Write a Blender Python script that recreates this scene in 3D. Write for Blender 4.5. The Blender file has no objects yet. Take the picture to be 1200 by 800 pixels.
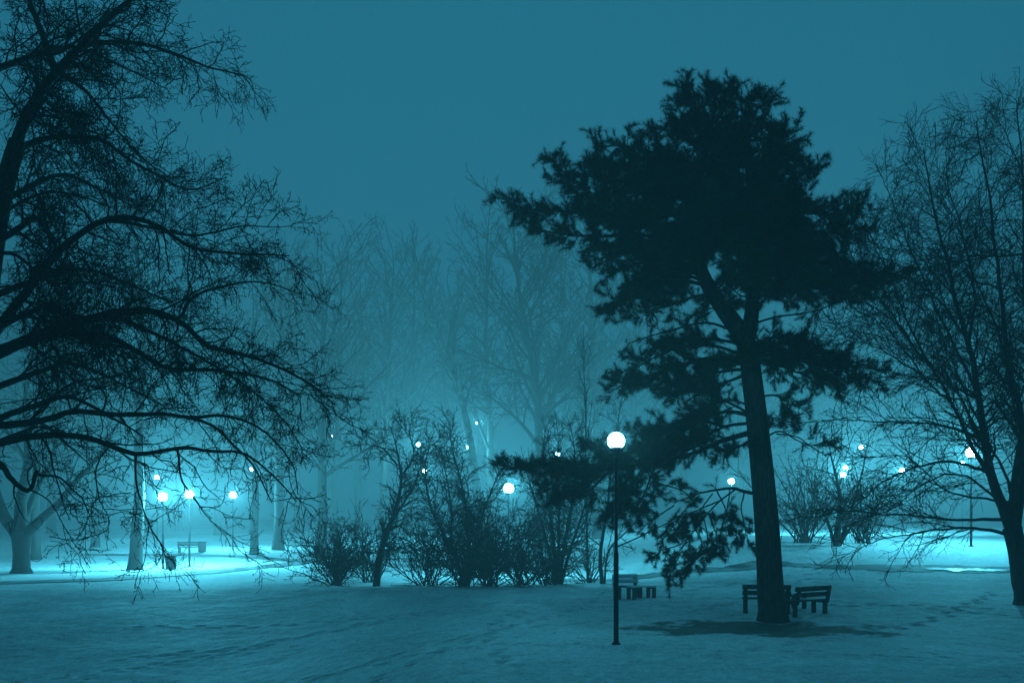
import bpy, math, random
import numpy as np

rng = np.random.default_rng(11)
random.seed(11)
scene = bpy.context.scene
COL = scene.collection

# ------------------------------------------------------------------ camera, sky, exposure
CAMH = 2.65          # eye above the snow by the lamp
HOR = 612.0          # horizon row of the 1200 x 800 photograph
cam_d = bpy.data.cameras.new('camera')
cam_d.sensor_width = 36.0
cam_d.lens = 36.0
cam_d.shift_y = 212.0 / 1200.0
cam_d.clip_end = 2000.0
cam = bpy.data.objects.new('camera', cam_d)
cam.location = (0, 0, CAMH)
cam.rotation_euler = (math.radians(90), 0, 0)
COL.objects.link(cam)
scene.camera = cam

world = bpy.data.worlds.new('World')
scene.world = world
world.use_nodes = True
wn = world.node_tree
bg = wn.nodes['Background']
bg.inputs['Color'].default_value = (0.062, 0.61, 1.0, 1)   # fogged night sky lit by the town
bg.inputs['Strength'].default_value = 0.325

scene.view_settings.view_transform = 'Standard'
scene.view_settings.look = 'None'
scene.view_settings.gamma = 1.0
scene.view_settings.exposure = 0.0
HAZE_DENSITY = 0.0086
HAZE_COLOR = (0.36, 0.365, 0.37, 1)
LIGHT_COL = (0.10, 0.75, 1.0)
LAMP_GAIN = 0.62
GLOBE_COL = (0.55, 0.95, 1.0)

cy = scene.cycles
cy.max_bounces = 5
cy.diffuse_bounces = 2
cy.glossy_bounces = 2
cy.transmission_bounces = 2
cy.volume_bounces = 1
cy.transparent_max_bounces = 8
cy.sample_clamp_indirect = 2.0
cy.use_denoising = True
try:
    cy.denoiser = 'OPENIMAGEDENOISE'
    cy.denoising_input_passes = 'RGB_ALBEDO_NORMAL'
    cy.denoising_prefilter = 'ACCURATE'
except Exception:
    pass


# ------------------------------------------------------------------ helpers
def P(px, py, Y):
    return np.array([(px - 600.0) / 1200.0 * Y, Y, CAMH + (HOR - py) / 1200.0 * Y])


def smooth(a, b, x):
    t = np.clip((np.asarray(x, float) - a) / (b - a), 0, 1)
    return t * t * (3 - 2 * t)


_yy = np.arange(-60, 420, 0.25)


def _table(pts, sig):
    z = np.interp(_yy, [p[0] for p in pts], [p[1] for p in pts])
    k = np.arange(-int(4 * sig / .25), int(4 * sig / .25) + 1) * .25
    w = np.exp(-.5 * (k / sig) ** 2)
    w /= w.sum()
    zp = np.pad(z, len(k) // 2, mode='edge')
    return np.convolve(zp, w, mode='valid')


T_FLAT = _table([(-60, 0), (58, 0), (80, .62), (120, 1.8), (150, 2.6), (230, 3.4), (420, 4)], 2.0)
T_HILL = _table([(-60, 0), (27, 0), (35, .36), (42, .80), (44.5, .86), (50, 1.60), (56, 1.82), (64, 1.80), (80, 1.7), (120, 2.2), (230, 3.6), (420, 4)], .8)
T_DIP = _table([(-60, -2.9), (10, -2.9), (40.5, 0), (420, 0)], .35)
_ph = rng.uniform(0, 6.28, 40)
_an = rng.uniform(0, 3.14, 40)
_fr = rng.uniform(.25, 5.5, 40)


def ground(X, Y):
    X = np.asarray(X, float)
    Y = np.asarray(Y, float)
    flat = np.interp(Y, _yy, T_FLAT)
    hill = np.interp(Y, _yy, T_HILL)
    dip = np.interp(Y, _yy, T_DIP)
    w = smooth(2, 11, X - .03 * Y)
    z = flat * (1 - w) + hill * w
    z = z + dip * (1 - smooth(-9, .5, X))
    for k in range(40):
        z = z + (.006 / (.55 + _fr[k])) * np.sin(_fr[k] * (np.cos(_an[k]) * X + np.sin(_an[k]) * Y) + _ph[k])
    return z


def G(X, Y):
    return float(ground(X, Y))


def base_on_ground(px, Y):
    X = (px - 600.0) / 1200.0 * Y
    return np.array([X, Y, G(X, Y)])


def mesh_obj(name, V, F, mat, parent=None, smooth_shade=False):
    """V (n,3) array, F (m,3|4) array or list of arrays; one mesh object."""
    me = bpy.data.meshes.new(name)
    V = np.asarray(V, np.float32)
    Fs = F if isinstance(F, list) else [F]
    Fs = [np.asarray(f, np.int32) for f in Fs if len(f)]
    me.vertices.add(len(V))
    me.vertices.foreach_set('co', V.ravel())
    loops = np.concatenate([f.ravel() for f in Fs])
    tot = np.concatenate([np.full(len(f), f.shape[1], np.int32) for f in Fs])
    start = np.concatenate([[0], np.cumsum(tot)[:-1]]).astype(np.int32)
    me.loops.add(len(loops))
    me.loops.foreach_set('vertex_index', loops)
    me.polygons.add(len(tot))
    me.polygons.foreach_set('loop_start', start)
    me.polygons.foreach_set('loop_total', tot)
    if smooth_shade:
        me.polygons.foreach_set('use_smooth', np.ones(len(tot), bool))
    me.update(calc_edges=True)
    me.validate()
    me.materials.append(mat)
    o = bpy.data.objects.new(name, me)
    COL.objects.link(o)
    if parent is not None:
        o.parent = parent
    return o


def thing(name, loc, label, cat, group=None):
    o = bpy.data.objects.new(name, None)
    o.empty_display_size = .3
    o.location = [float(v) for v in loc]
    COL.objects.link(o)
    o['label'] = label
    o['category'] = cat
    if group:
        o['group'] = group
    return o


class MB:
    """mesh collector"""
    def __init__(self):
        self.V = []
        self.F3 = []
        self.F4 = []
        self.n = 0

    def add(self, V, F):
        V = np.asarray(V, float).reshape(-1, 3)
        F = np.asarray(F, int)
        self.V.append(V)
        if len(F):
            (self.F3 if F.shape[1] == 3 else self.F4).append(F + self.n)
        self.n += len(V)
        return self

    def box(self, c, s, rz=0.0, rx=0.0, bevel=0.0):
        x, y, z = [v / 2 for v in s]
        b = min(bevel, x * .9, y * .9, z * .9)
        if b > 0:      # chamfered prism: octagon-profiled in z with inset ends
            ring = [(-x + b, -y), (x - b, -y), (x, -y + b), (x, y - b), (x - b, y), (-x + b, y), (-x, y - b), (-x, -y + b)]
            ins = [(px * (x - b) / x, py * (y - b) / y) for px, py in ring]
            V = [(p[0], p[1], -z) for p in ins] + [(p[0], p[1], -z + b) for p in ring] + \
                [(p[0], p[1], z - b) for p in ring] + [(p[0], p[1], z) for p in ins]
            F = []
            for k in range(3):
                for i in range(8):
                    j = (i + 1) % 8
                    F.append((k * 8 + i, k * 8 + j, k * 8 + 8 + j, k * 8 + 8 + i))
            for k in (0, 24):
                F += [(k, k + 1, k + 2, k + 3), (k, k + 3, k + 4, k + 7), (k + 4, k + 5, k + 6, k + 7)]
        else:
            V = [(sx * x, sy * y, sz * z) for sz in (-1, 1) for sx, sy in ((-1, -1), (1, -1), (1, 1), (-1, 1))]
            F = [(0, 3, 2, 1), (4, 5, 6, 7), (0, 1, 5, 4), (1, 2, 6, 5), (2, 3, 7, 6), (3, 0, 4, 7)]
        V = np.array(V, float)
        if rx:
            cc, ss = math.cos(rx), math.sin(rx)
            V = np.stack([V[:, 0], V[:, 1] * cc - V[:, 2] * ss, V[:, 1] * ss + V[:, 2] * cc], 1)
        if rz:
            cc, ss = math.cos(rz), math.sin(rz)
            V = np.stack([V[:, 0] * cc - V[:, 1] * ss, V[:, 0] * ss + V[:, 1] * cc, V[:, 2]], 1)
        return self.add(V + np.array(c), F)

    def lathe(self, prof, n=20, c=(0, 0, 0)):
        a = np.arange(n) * 2 * math.pi / n
        V = np.concatenate([np.stack([r * np.cos(a), r * np.sin(a), np.full(n, z)], 1) for r, z in prof])
        F = []
        for k in range(len(prof) - 1):
            for i in range(n):
                j = (i + 1) % n
                F.append((k * n + i, k * n + j, k * n + n + j, k * n + n + i))
        return self.add(V + np.array(c), F)

    def build(self, name, mat, parent=None, smooth_shade=False, off=None):
        V = np.concatenate(self.V)
        if off is not None:
            V = V - np.asarray(off)
        F = []
        if self.F4:
            F.append(np.concatenate(self.F4))
        if self.F3:
            F.append(np.concatenate(self.F3))
        return mesh_obj(name, V, F, mat, parent, smooth_shade)


# ------------------------------------------------------------------ materials
def new_mat(name):
    m = bpy.data.materials.new(name)
    m.use_nodes = True
    nt = m.node_tree
    return m, nt, nt.nodes['Principled BSDF']


def noisy_mat(name, c1, c2, scale=6.0, rough=.85, bump=.0, stretch=(1, 1, 1), spec=.3):
    m, nt, b = new_mat(name)
    tc = nt.nodes.new('ShaderNodeTexCoord')
    mp = nt.nodes.new('ShaderNodeMapping')
    mp.inputs['Scale'].default_value = stretch
    nz = nt.nodes.new('ShaderNodeTexNoise')
    nz.inputs['Scale'].default_value = scale
    nz.inputs['Detail'].default_value = 5
    rp = nt.nodes.new('ShaderNodeValToRGB')
    rp.color_ramp.elements[0].position = .35
    rp.color_ramp.elements[1].position = .68
    rp.color_ramp.elements[0].color = (*c1, 1)
    rp.color_ramp.elements[1].color = (*c2, 1)
    nt.links.new(tc.outputs['Object'], mp.inputs['Vector'])
    nt.links.new(mp.outputs['Vector'], nz.inputs['Vector'])
    nt.links.new(nz.outputs['Fac'], rp.inputs['Fac'])
    nt.links.new(rp.outputs['Color'], b.inputs['Base Color'])
    b.inputs['Roughness'].default_value = rough
    b.inputs['Specular IOR Level'].default_value = spec
    if bump:
        bp = nt.nodes.new('ShaderNodeBump')
        bp.inputs['Strength'].default_value = bump
        bp.inputs['Distance'].default_value = .03
        nt.links.new(nz.outputs['Fac'], bp.inputs['Height'])
        nt.links.new(bp.outputs['Normal'], b.inputs['Normal'])
    return m


M_BARK = noisy_mat('dark_bark', (.018, .017, .016), (.05, .046, .042), 5, .9, .6, (2.5, 2.5, .5), .15)
M_TWIG = noisy_mat('twig_bark', (.020, .018, .016), (.045, .040, .036), 9, .9, 0, (1, 1, 1), .15)
M_LEAF = noisy_mat('dry_leaf', (.022, .018, .013), (.05, .04, .028), 4, .9, 0, (1, 1, 1), .1)
M_NEEDLE = noisy_mat('pine_needle', (.010, .020, .012), (.022, .040, .022), 1.5, .8, 0, (1, 1, 1), .1)
M_PINEBARK = noisy_mat('pine_bark', (.015, .013, .012), (.06, .05, .043), 7, .95, .9, (2.2, 2.2, .5), .1)
M_PALEBARK = noisy_mat('pale_bark', (.08, .08, .08), (.20, .20, .19), 3, .9, .4, (1, 1, .8), .15)
M_FARBARK = noisy_mat('grey_bark', (.028, .028, .027), (.06, .058, .055), 2, .9, .3, (2, 2, .4), .1)
M_WOOD = noisy_mat('weathered_wood', (.045, .04, .035), (.10, .088, .075), 8, .75, .3, (.6, 6, 6), .25)
M_LIT_FROST = noisy_mat('lit_frosted_plank', (.74, .75, .75), (.90, .91, .91), 8, .8, .3, (.6, 6, 6), .25)  # lamplight on the bench backrest painted in as pale wood; snow-dusted bench shares it
M_STONE = noisy_mat('concrete', (.06, .06, .06), (.13, .13, .125), 12, .9, .3)
M_METAL = noisy_mat('painted_metal', (.008, .009, .009), (.018, .019, .02), 9, .7, 0, (1, 1, 1), .15)
M_BIN = noisy_mat('bin_metal', (.03, .035, .035), (.06, .065, .065), 6, .6, 0)


def snow_material():
    m, nt, b = new_mat('snow')
    N = nt.nodes.new
    L = nt.links.new
    tc = N('ShaderNodeTexCoord')

    def noise(scale, detail, stretch=(1, 1, 1), rot=0.0):
        mp = N('ShaderNodeMapping')
        mp.inputs['Scale'].default_value = stretch
        mp.inputs['Rotation'].default_value = (0, 0, rot)
        nz = N('ShaderNodeTexNoise')
        nz.inputs['Scale'].default_value = scale
        nz.inputs['Detail'].default_value = detail
        nz.inputs['Roughness'].default_value = .62
        L(tc.outputs['Object'], mp.inputs['Vector'])
        L(mp.outputs['Vector'], nz.inputs['Vector'])
        return nz.outputs['Fac']

    def math_(op, a, b_=None, c=None):
        n = N('ShaderNodeMath')
        n.operation = op
        for i, v in enumerate((a, b_, c)):
            if v is None:
                continue
            if isinstance(v, (int, float)):
                n.inputs[i].default_value = v
            else:
                L(v, n.inputs[i])
        return n.outputs[0]

    def remap(v, a, c):
        mr = N('ShaderNodeMapRange')
        mr.interpolation_type = 'SMOOTHSTEP'
        mr.inputs['From Min'].default_value = a
        mr.inputs['From Max'].default_value = c
        L(v, mr.inputs['Value'])
        return mr.outputs['Result']

    # trodden / clean snow
    big = noise(.18, 4, (1, .6, 1), .5)
    mid = noise(1.3, 6, (1, .45, 1), -.35)
    fine = noise(5.0, 8, (1, .6, 1), .15)
    grain = noise(16.0, 4, (1, .55, 1), -.1)
    speck = noise(3.2, 8, (1, .5, 1), .2)
    rp = N('ShaderNodeValToRGB')
    rp.color_ramp.elements[0].position = .38
    rp.color_ramp.elements[1].position = .58
    rp.color_ramp.elements[0].color = (.29, .30, .31, 1)
    rp.color_ramp.elements[1].color = (.66, .675, .685, 1)
    s = math_('ADD', math_('MULTIPLY', big, .28), math_('ADD', math_('MULTIPLY', mid, .12), math_('ADD', math_('MULTIPLY', fine, .28), math_('MULTIPLY', grain, .32))))
    L(s, rp.inputs['Fac'])
    # grass and litter poking through here and there
    g = math_('MULTIPLY', remap(speck, .60, .70), remap(big, .42, .60))
    mx = N('ShaderNodeMixRGB')
    mx.inputs['Color2'].default_value = (.10, .10, .085, 1)
    L(math_('MULTIPLY', g, .75), mx.inputs['Fac'])
    L(rp.outputs['Color'], mx.inputs['Color1'])
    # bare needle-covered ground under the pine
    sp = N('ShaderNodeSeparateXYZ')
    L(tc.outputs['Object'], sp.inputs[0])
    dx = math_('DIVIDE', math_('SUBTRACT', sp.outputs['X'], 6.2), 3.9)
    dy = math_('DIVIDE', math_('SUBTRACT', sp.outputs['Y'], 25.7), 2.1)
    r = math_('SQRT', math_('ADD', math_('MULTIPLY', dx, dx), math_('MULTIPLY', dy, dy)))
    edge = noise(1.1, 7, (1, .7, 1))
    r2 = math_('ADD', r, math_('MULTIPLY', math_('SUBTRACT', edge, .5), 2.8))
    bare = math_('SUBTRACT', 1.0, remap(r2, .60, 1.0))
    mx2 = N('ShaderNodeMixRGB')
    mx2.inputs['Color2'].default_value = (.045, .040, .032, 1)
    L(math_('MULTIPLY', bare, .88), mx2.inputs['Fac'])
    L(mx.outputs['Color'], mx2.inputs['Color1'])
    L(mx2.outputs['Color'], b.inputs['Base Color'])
    b.inputs['Roughness'].default_value = .75
    b.inputs['Specular IOR Level'].default_value = .02
    bp = N('ShaderNodeBump')
    bp.inputs['Strength'].default_value = .9
    bp.inputs['Distance'].default_value = .055
    h = math_('ADD', math_('MULTIPLY', mid, .08), math_('MULTIPLY', fine, .6))
    L(h, bp.inputs['Height'])
    L(bp.outputs['Normal'], b.inputs['Normal'])
    return m


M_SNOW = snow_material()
M_PATH = noisy_mat('wet_path', (.035, .036, .038), (.24, .245, .25), 1.1, .75, .5, (1, .4, 1), .10)
M_ICE = noisy_mat('wet_ice', (.10, .11, .115), (.30, .31, .32), 3, .36, .7, (1, 1, 1), .6)


def globe_mat(name, strength):
    m, nt, b = new_mat(name)
    b.inputs['Base Color'].default_value = (.8, .8, .8, 1)
    b.inputs['Emission Color'].default_value = (*GLOBE_COL, 1)
    b.inputs['Emission Strength'].default_value = strength
    try:
        m.cycles.emission_sampling = 'NONE'
    except Exception:
        pass
    return m


M_GLOBE = globe_mat('opal_globe', 2.2)
M_GLOBE_FAR = globe_mat('bright_globe', 9.0)

# ------------------------------------------------------------------ ground
xs = np.concatenate([np.linspace(-190, -42, 40, endpoint=False), np.linspace(-42, -16, 90, endpoint=False),
                     np.linspace(-16, 20, 440, endpoint=False), np.linspace(20, 44, 80, endpoint=False), np.linspace(44, 190, 40)])
ys = np.concatenate([np.linspace(-40, 8, 16, endpoint=False), np.linspace(8, 18, 40, endpoint=False), np.linspace(18, 46, 330, endpoint=False),
                     np.linspace(46, 80, 120, endpoint=False), np.linspace(80, 260, 90)])
XX, YY = np.meshgrid(xs, ys, indexing='ij')
ZZ = ground(XX, YY)


def value_noise(X, Y, cell, seed):
    rr = np.random.default_rng(seed).random((256, 256))
    u, v = X / cell, Y / cell
    i, j = np.floor(u).astype(int), np.floor(v).astype(int)
    fu, fv = u - i, v - j
    fu, fv = fu * fu * (3 - 2 * fu), fv * fv * (3 - 2 * fv)
    g = lambda a, b: rr[a % 256, b % 256]
    return (g(i, j) * (1 - fu) + g(i + 1, j) * fu) * (1 - fv) + (g(i, j + 1) * (1 - fu) + g(i + 1, j + 1) * fu) * fv


near = smooth(8, 16, YY) * (1 - smooth(50, 62, YY)) * (1 - smooth(20, 30, np.abs(XX)))
ZZ += near * (.016 * (value_noise(XX, YY, .34, 3) - .5) +   .011 * (value_noise(XX + .3 * YY, YY, .17, 4) - .5) + .010 * (value_noise(XX, YY, 1.1, 6) - .5))
steps = []                                          # footprints along a few trodden lines
for (ax, ay), (bx, by), bow in [((-13, 25), (12, 40), 1.5), ((-4, 18), (4, 41), -1.2), ((-12, 33), (14, 30), 1.0), ((2, 19), (16, 34), -1.0),
                                ((-11, 28.5), (3, 36), -.6), ((0, 19), (1.0, 33), 1.0), ((-9, 24), (9, 20), .4), ((4.5, 36), (15, 27), .5), ((-6, 22), (11, 38.5), -2)]:
    L_ = math.hypot(bx - ax, by - ay)
    for t_ in np.arange(0, 1, .62 / L_):
        sgn = 1 if int(round(t_ * L_ / .62)) % 2 else -1
        nx_, ny_ = -(by - ay) / L_, (bx - ax) / L_
        o_ = bow * math.sin(math.pi * t_) + .13 * sgn + rng.normal(0, .05)
        steps.append((ax + (bx - ax) * t_ + nx_ * o_, ay + (by - ay) * t_ + ny_ * o_, math.atan2(by - ay, bx - ax)))
for sx_, sy_, a_ in steps:
    i0, i1 = np.searchsorted(xs, [sx_ - .4, sx_ + .4])
    j0, j1 = np.searchsorted(ys, [sy_ - .4, sy_ + .4])
    dx_, dy_ = XX[i0:i1, j0:j1] - sx_, YY[i0:i1, j0:j1] - sy_
    u_ = (dx_ * math.cos(a_) + dy_ * math.sin(a_)) / .20
    v_ = (-dx_ * math.sin(a_) + dy_ * math.cos(a_)) / .11
    q_ = u_ * u_ + v_ * v_
    ZZ[i0:i1, j0:j1] += -.048 * np.exp(-q_ * 1.2) + .013 * np.exp(-(np.sqrt(q_) - 1.7) ** 2 * 4)
nx, ny = XX.shape
ii = np.arange(nx * ny).reshape(nx, ny)
F = np.stack([ii[:-1, :-1], ii[1:, :-1], ii[1:, 1:], ii[:-1, 1:]], -1).reshape(-1, 4)
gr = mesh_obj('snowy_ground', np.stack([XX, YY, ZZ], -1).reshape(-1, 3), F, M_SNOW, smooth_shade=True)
gr['kind'] = 'structure'


def strip(name, centre, width, mat, lift=.035, n=140, m=8, jag=.0, seed=0):
    r = np.random.default_rng(seed)
    c = resample(np.array([(x, y, 0) for x, y in centre], float), n)[:, :2]
    t = np.gradient(c, axis=0)
    t /= np.linalg.norm(t, axis=1)[:, None]
    nrm = np.stack([-t[:, 1], t[:, 0]], 1)
    w = np.broadcast_to(width, (n,)) if np.isscalar(width) else np.interp(np.linspace(0, 1, n), np.linspace(0, 1, len(width)), width)
    j1 = np.convolve(r.normal(0, jag, n + 8), np.ones(9) / 3, 'valid')
    j2 = np.convolve(r.normal(0, jag, n + 8), np.ones(9) / 3, 'valid')
    V = []
    for k in range(m + 1):
        f = k / m - .5
        off = f * w + np.where(f > 0, j1, j2) * abs(f) * 2
        p = c + nrm * off[:, None]
        V.append(np.stack([p[:, 0], p[:, 1], ground(p[:, 0], p[:, 1]) + lift], 1))
    V = np.stack(V, 1)
    idx = np.arange(n * (m + 1)).reshape(n, m + 1)
    F = np.stack([idx[:-1, :-1], idx[1:, :-1], idx[1:, 1:], idx[:-1, 1:]], -1).reshape(-1, 4)
    o = mesh_obj(name, V.reshape(-1, 3), F, mat, smooth_shade=True)
    o['kind'] = 'structure'
    return o


def resample(pts, n):
    """Catmull-Rom through the points, n samples evenly spaced by length"""
    pts = np.asarray(pts, float)
    if len(pts) == 2:
        return pts[0] + (pts[1] - pts[0]) * np.linspace(0, 1, n)[:, None]
    q = np.vstack([2 * pts[0] - pts[1], pts, 2 * pts[-1] - pts[-2]])
    out = []
    for i in range(1, len(q) - 2):
        t = np.linspace(0, 1, 14, endpoint=False)[:, None]
        p0, p1, p2, p3 = q[i - 1], q[i], q[i + 1], q[i + 2]
        out.append(.5 * ((2 * p1) + (-p0 + p2) * t + (2 * p0 - 5 * p1 + 4 * p2 - p3) * t ** 2 + (-p0 + 3 * p1 - 3 * p2 + p3) * t ** 3))
    out.append(pts[-1:])
    c = np.vstack(out)
    s = np.concatenate([[0], np.cumsum(np.linalg.norm(np.diff(c, axis=0), axis=1))])
    u = np.linspace(0, s[-1], n)
    return np.stack([np.interp(u, s, c[:, k]) for k in range(c.shape[1])], 1)


strip('path', [(-34, 40.2), (-22, 44.6), (-17, 52), (-13.5, 63), (-12, 70)], [2.3, 2.1, 1.7, 1.5], M_PATH, jag=.12, seed=1)
strip('path', [(-30, 72), (-21, 71), (-15, 66.5), (-8, 62), (0, 58)], 1.8, M_PATH, jag=.12, seed=2)
strip('path', [(1.5, 47.5), (8, 45), (14, 42.8), (22, 41.4), (32, 41)], [2.0, 2.4, 2.8, 3.0], M_PATH, jag=.5, seed=3, lift=.02)
strip('frozen_puddle', [(16.6, 41.5), (18.6, 40.9), (20.4, 40.6)], [.2, 1.0, 1.3, .3], M_ICE, lift=.05, n=60, jag=.3, seed=4)


# ------------------------------------------------------------------ branching wood
def tubes(pts, rad, sides):
    N_, P_, _ = pts.shape
    t = np.gradient(pts, axis=1)
    t /= np.linalg.norm(t, axis=2, keepdims=True) + 1e-9
    tm = t.mean(1)
    ref = np.where(np.abs(tm[:, 2:3]) > .75, np.array([[1., .13, 0]]), np.array([[.1, 0, 1.]]))[:, None, :]
    n1 = np.cross(t, ref)
    n1 /= np.linalg.norm(n1, axis=2, keepdims=True) + 1e-9
    n2 = np.cross(t, n1)
    a = np.arange(sides) * 2 * math.pi / sides
    V = pts[:, :, None, :] + rad[:, :, None, None] * (n1[:, :, None, :] * np.cos(a)[None, None, :, None] + n2[:, :, None, :] * np.sin(a)[None, None, :, None])
    idx = np.arange(N_ * P_ * sides).reshape(N_, P_, sides)
    nxt = np.roll(idx, -1, axis=2)
    F = np.stack([idx[:, :-1], nxt[:, :-1], nxt[:, 1:], idx[:, 1:]], -1).reshape(-1, 4)
    return V.reshape(-1, 3), F


def sprout(pts, rad, r, dens, t0=.2, t1=.98, L=(.3, .6), fall=.5, ang=(35, 60), npt=5, wig=.16, trop=(0, 0, 0),
           rs=.6, rmin=.006, absolute=False, flatten=0.0, jitter=None):
    """children for every parent polyline; dens = children per metre of parent"""
    Np, Pp, _ = pts.shape
    seg = np.linalg.norm(np.diff(pts, axis=1), axis=2)
    plen = seg.sum(1)
    cnt = np.maximum(1, np.floor(plen * (t1 - t0) * dens + r.random(Np))).astype(int)
    idx = np.repeat(np.arange(Np), cnt)
    off = np.concatenate([np.arange(c) for c in cnt])
    t = t0 + (t1 - t0) * (off + r.random(len(idx))) / cnt[idx]
    f = t * (Pp - 1)
    i0 = np.clip(f.astype(int), 0, Pp - 2)
    fr = (f - i0)[:, None]
    a, b = pts[idx, i0], pts[idx, i0 + 1]
    pos = a + (b - a) * fr
    tan = b - a
    tan /= np.linalg.norm(tan, axis=1, keepdims=True) + 1e-9
    rp = rad[idx, i0] * (1 - fr[:, 0]) + rad[idx, i0 + 1] * fr[:, 0]
    rv = r.normal(size=(len(idx), 3))
    if flatten:
        rv[:, 2] *= (1 - flatten)
    perp = rv - (rv * tan).sum(1, keepdims=True) * tan
    perp /= np.linalg.norm(perp, axis=1, keepdims=True) + 1e-9
    an = np.radians(r.uniform(ang[0], ang[1], len(idx)))[:, None]
    d = tan * np.cos(an) + perp * np.sin(an)
    ln = r.uniform(L[0], L[1], len(idx)) * (1 - fall * t)
    if not absolute:
        ln = ln * plen[idx]
    C = np.empty((len(idx), npt, 3))
    C[:, 0] = pos
    st = (ln / (npt - 1))[:, None]
    tr = np.asarray(trop, float)[None]
    for k in range(1, npt):
        d = d + r.normal(0, wig, d.shape) + tr
        d /= np.linalg.norm(d, axis=1, keepdims=True) + 1e-9
        C[:, k] = C[:, k - 1] + d * st
    r0 = np.maximum(rp * rs, rmin)
    R = r0[:, None] + (rmin - r0)[:, None] * np.linspace(0, 1, npt)[None] ** .8
    return C, R


def traced(points, Y0, Y1, r0, r1, n=22, wob=.0, r=None, pw=.85):
    """pixel polyline placed in space: depth runs from Y0 at its root to Y1 at its tip"""
    m = len(points)
    p = np.array([P(x, y, Y0 + (Y1 - Y0) * (i / (m - 1))) for i, (x, y) in enumerate(points)])
    c = resample(p, n)
    if wob and r is not None:
        c[1:] += np.cumsum(r.normal(0, wob, (n - 1, 3)), 0) * .5
    s = np.linspace(0, 1, n)
    R = r0 + (r1 - r0) * s ** pw
    return c, R


def snap(c, stems, reach=1.2):
    """start a limb on the axis of the nearest wood already grown"""
    if len(stems):
        A = np.concatenate(stems)
        d = np.linalg.norm(A - c[0], axis=1)
        if d.min() < reach:
            sh = A[d.argmin()] - c[0]
            c = c + sh * (np.linspace(1, 0, len(c)) ** 3)[:, None]
    return c


def leaflets(pts, r, per, size, spread=.03):
    """tiny dead leaves or buds along twigs: single small triangles"""
    Np, Pp, _ = pts.shape
    idx = np.repeat(np.arange(Np), per)
    f = r.uniform(.2, .999, len(idx)) * (Pp - 1)
    i0 = f.astype(int)
    fr = (f - i0)[:, None]
    c = pts[idx, i0] * (1 - fr) + pts[idx, np.minimum(i0 + 1, Pp - 1)] * fr + r.normal(0, spread, (len(idx), 3))
    a = r.normal(size=(len(idx), 3))
    a /= np.linalg.norm(a, axis=1, keepdims=True)
    b = np.cross(a, r.normal(size=(len(idx), 3)))
    b /= np.linalg.norm(b, axis=1, keepdims=True) + 1e-9
    s = r.uniform(.6, 1.3, len(idx))[:, None] * size
    V = np.stack([c - a * s - b * s * .35, c + a * s, c - a * s * .2 + b * s * .8], 1).reshape(-1, 3)
    return V, np.arange(len(V)).reshape(-1, 3)


def put_limb(root, P0, R0, sides, levels, mats, twig_leaf=None, name='limb', twig_name='twigs'):
    """one limb (thick wood) as a part, its fine twigs as a sub-part. levels: list of (pts, rad, sides, is_fine)"""
    off = np.array(root.location)
    lm = MB()
    lm.add(*tubes(P0[None], R0[None], sides))
    tw = MB()
    for C, R, s, fine in levels:
        (tw if fine else lm).add(*tubes(C, R, s))
    lo = lm.build(name, mats[0], root, True, off)
    if twig_leaf is not None:
        tw.add(*twig_leaf)
    if tw.n:
        tw.build(twig_name, mats[1], lo, False, off)
    return lo


# ---- the big dark tree that reaches in from the left
YL = 18.0
r = np.random.default_rng(5)
rootL = thing('bare_tree', base_on_ground(-40, YL), 'huge dark bare tree leaning in from the left edge with drooping twiggy branches', 'tree')
offL = np.array(rootL.location)
tr = np.array([offL + (0, 0, -.2), offL + (.02, 0, .5), P(-38, 600, YL), P(-30, 450, YL), P(-18, 340, YL), P(0, 240, YL), P(20, 165, YL)])
tp = resample(tr, 40)
tR = np.interp(np.linspace(0, 1, 40), [0, .05, .15, .6, 1], [.62, .46, .40, .30, .14])
mb = MB().add(*tubes(tp[None], tR[None], 14))
mb.build('trunk', M_BARK, rootL, True, offL)

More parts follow.
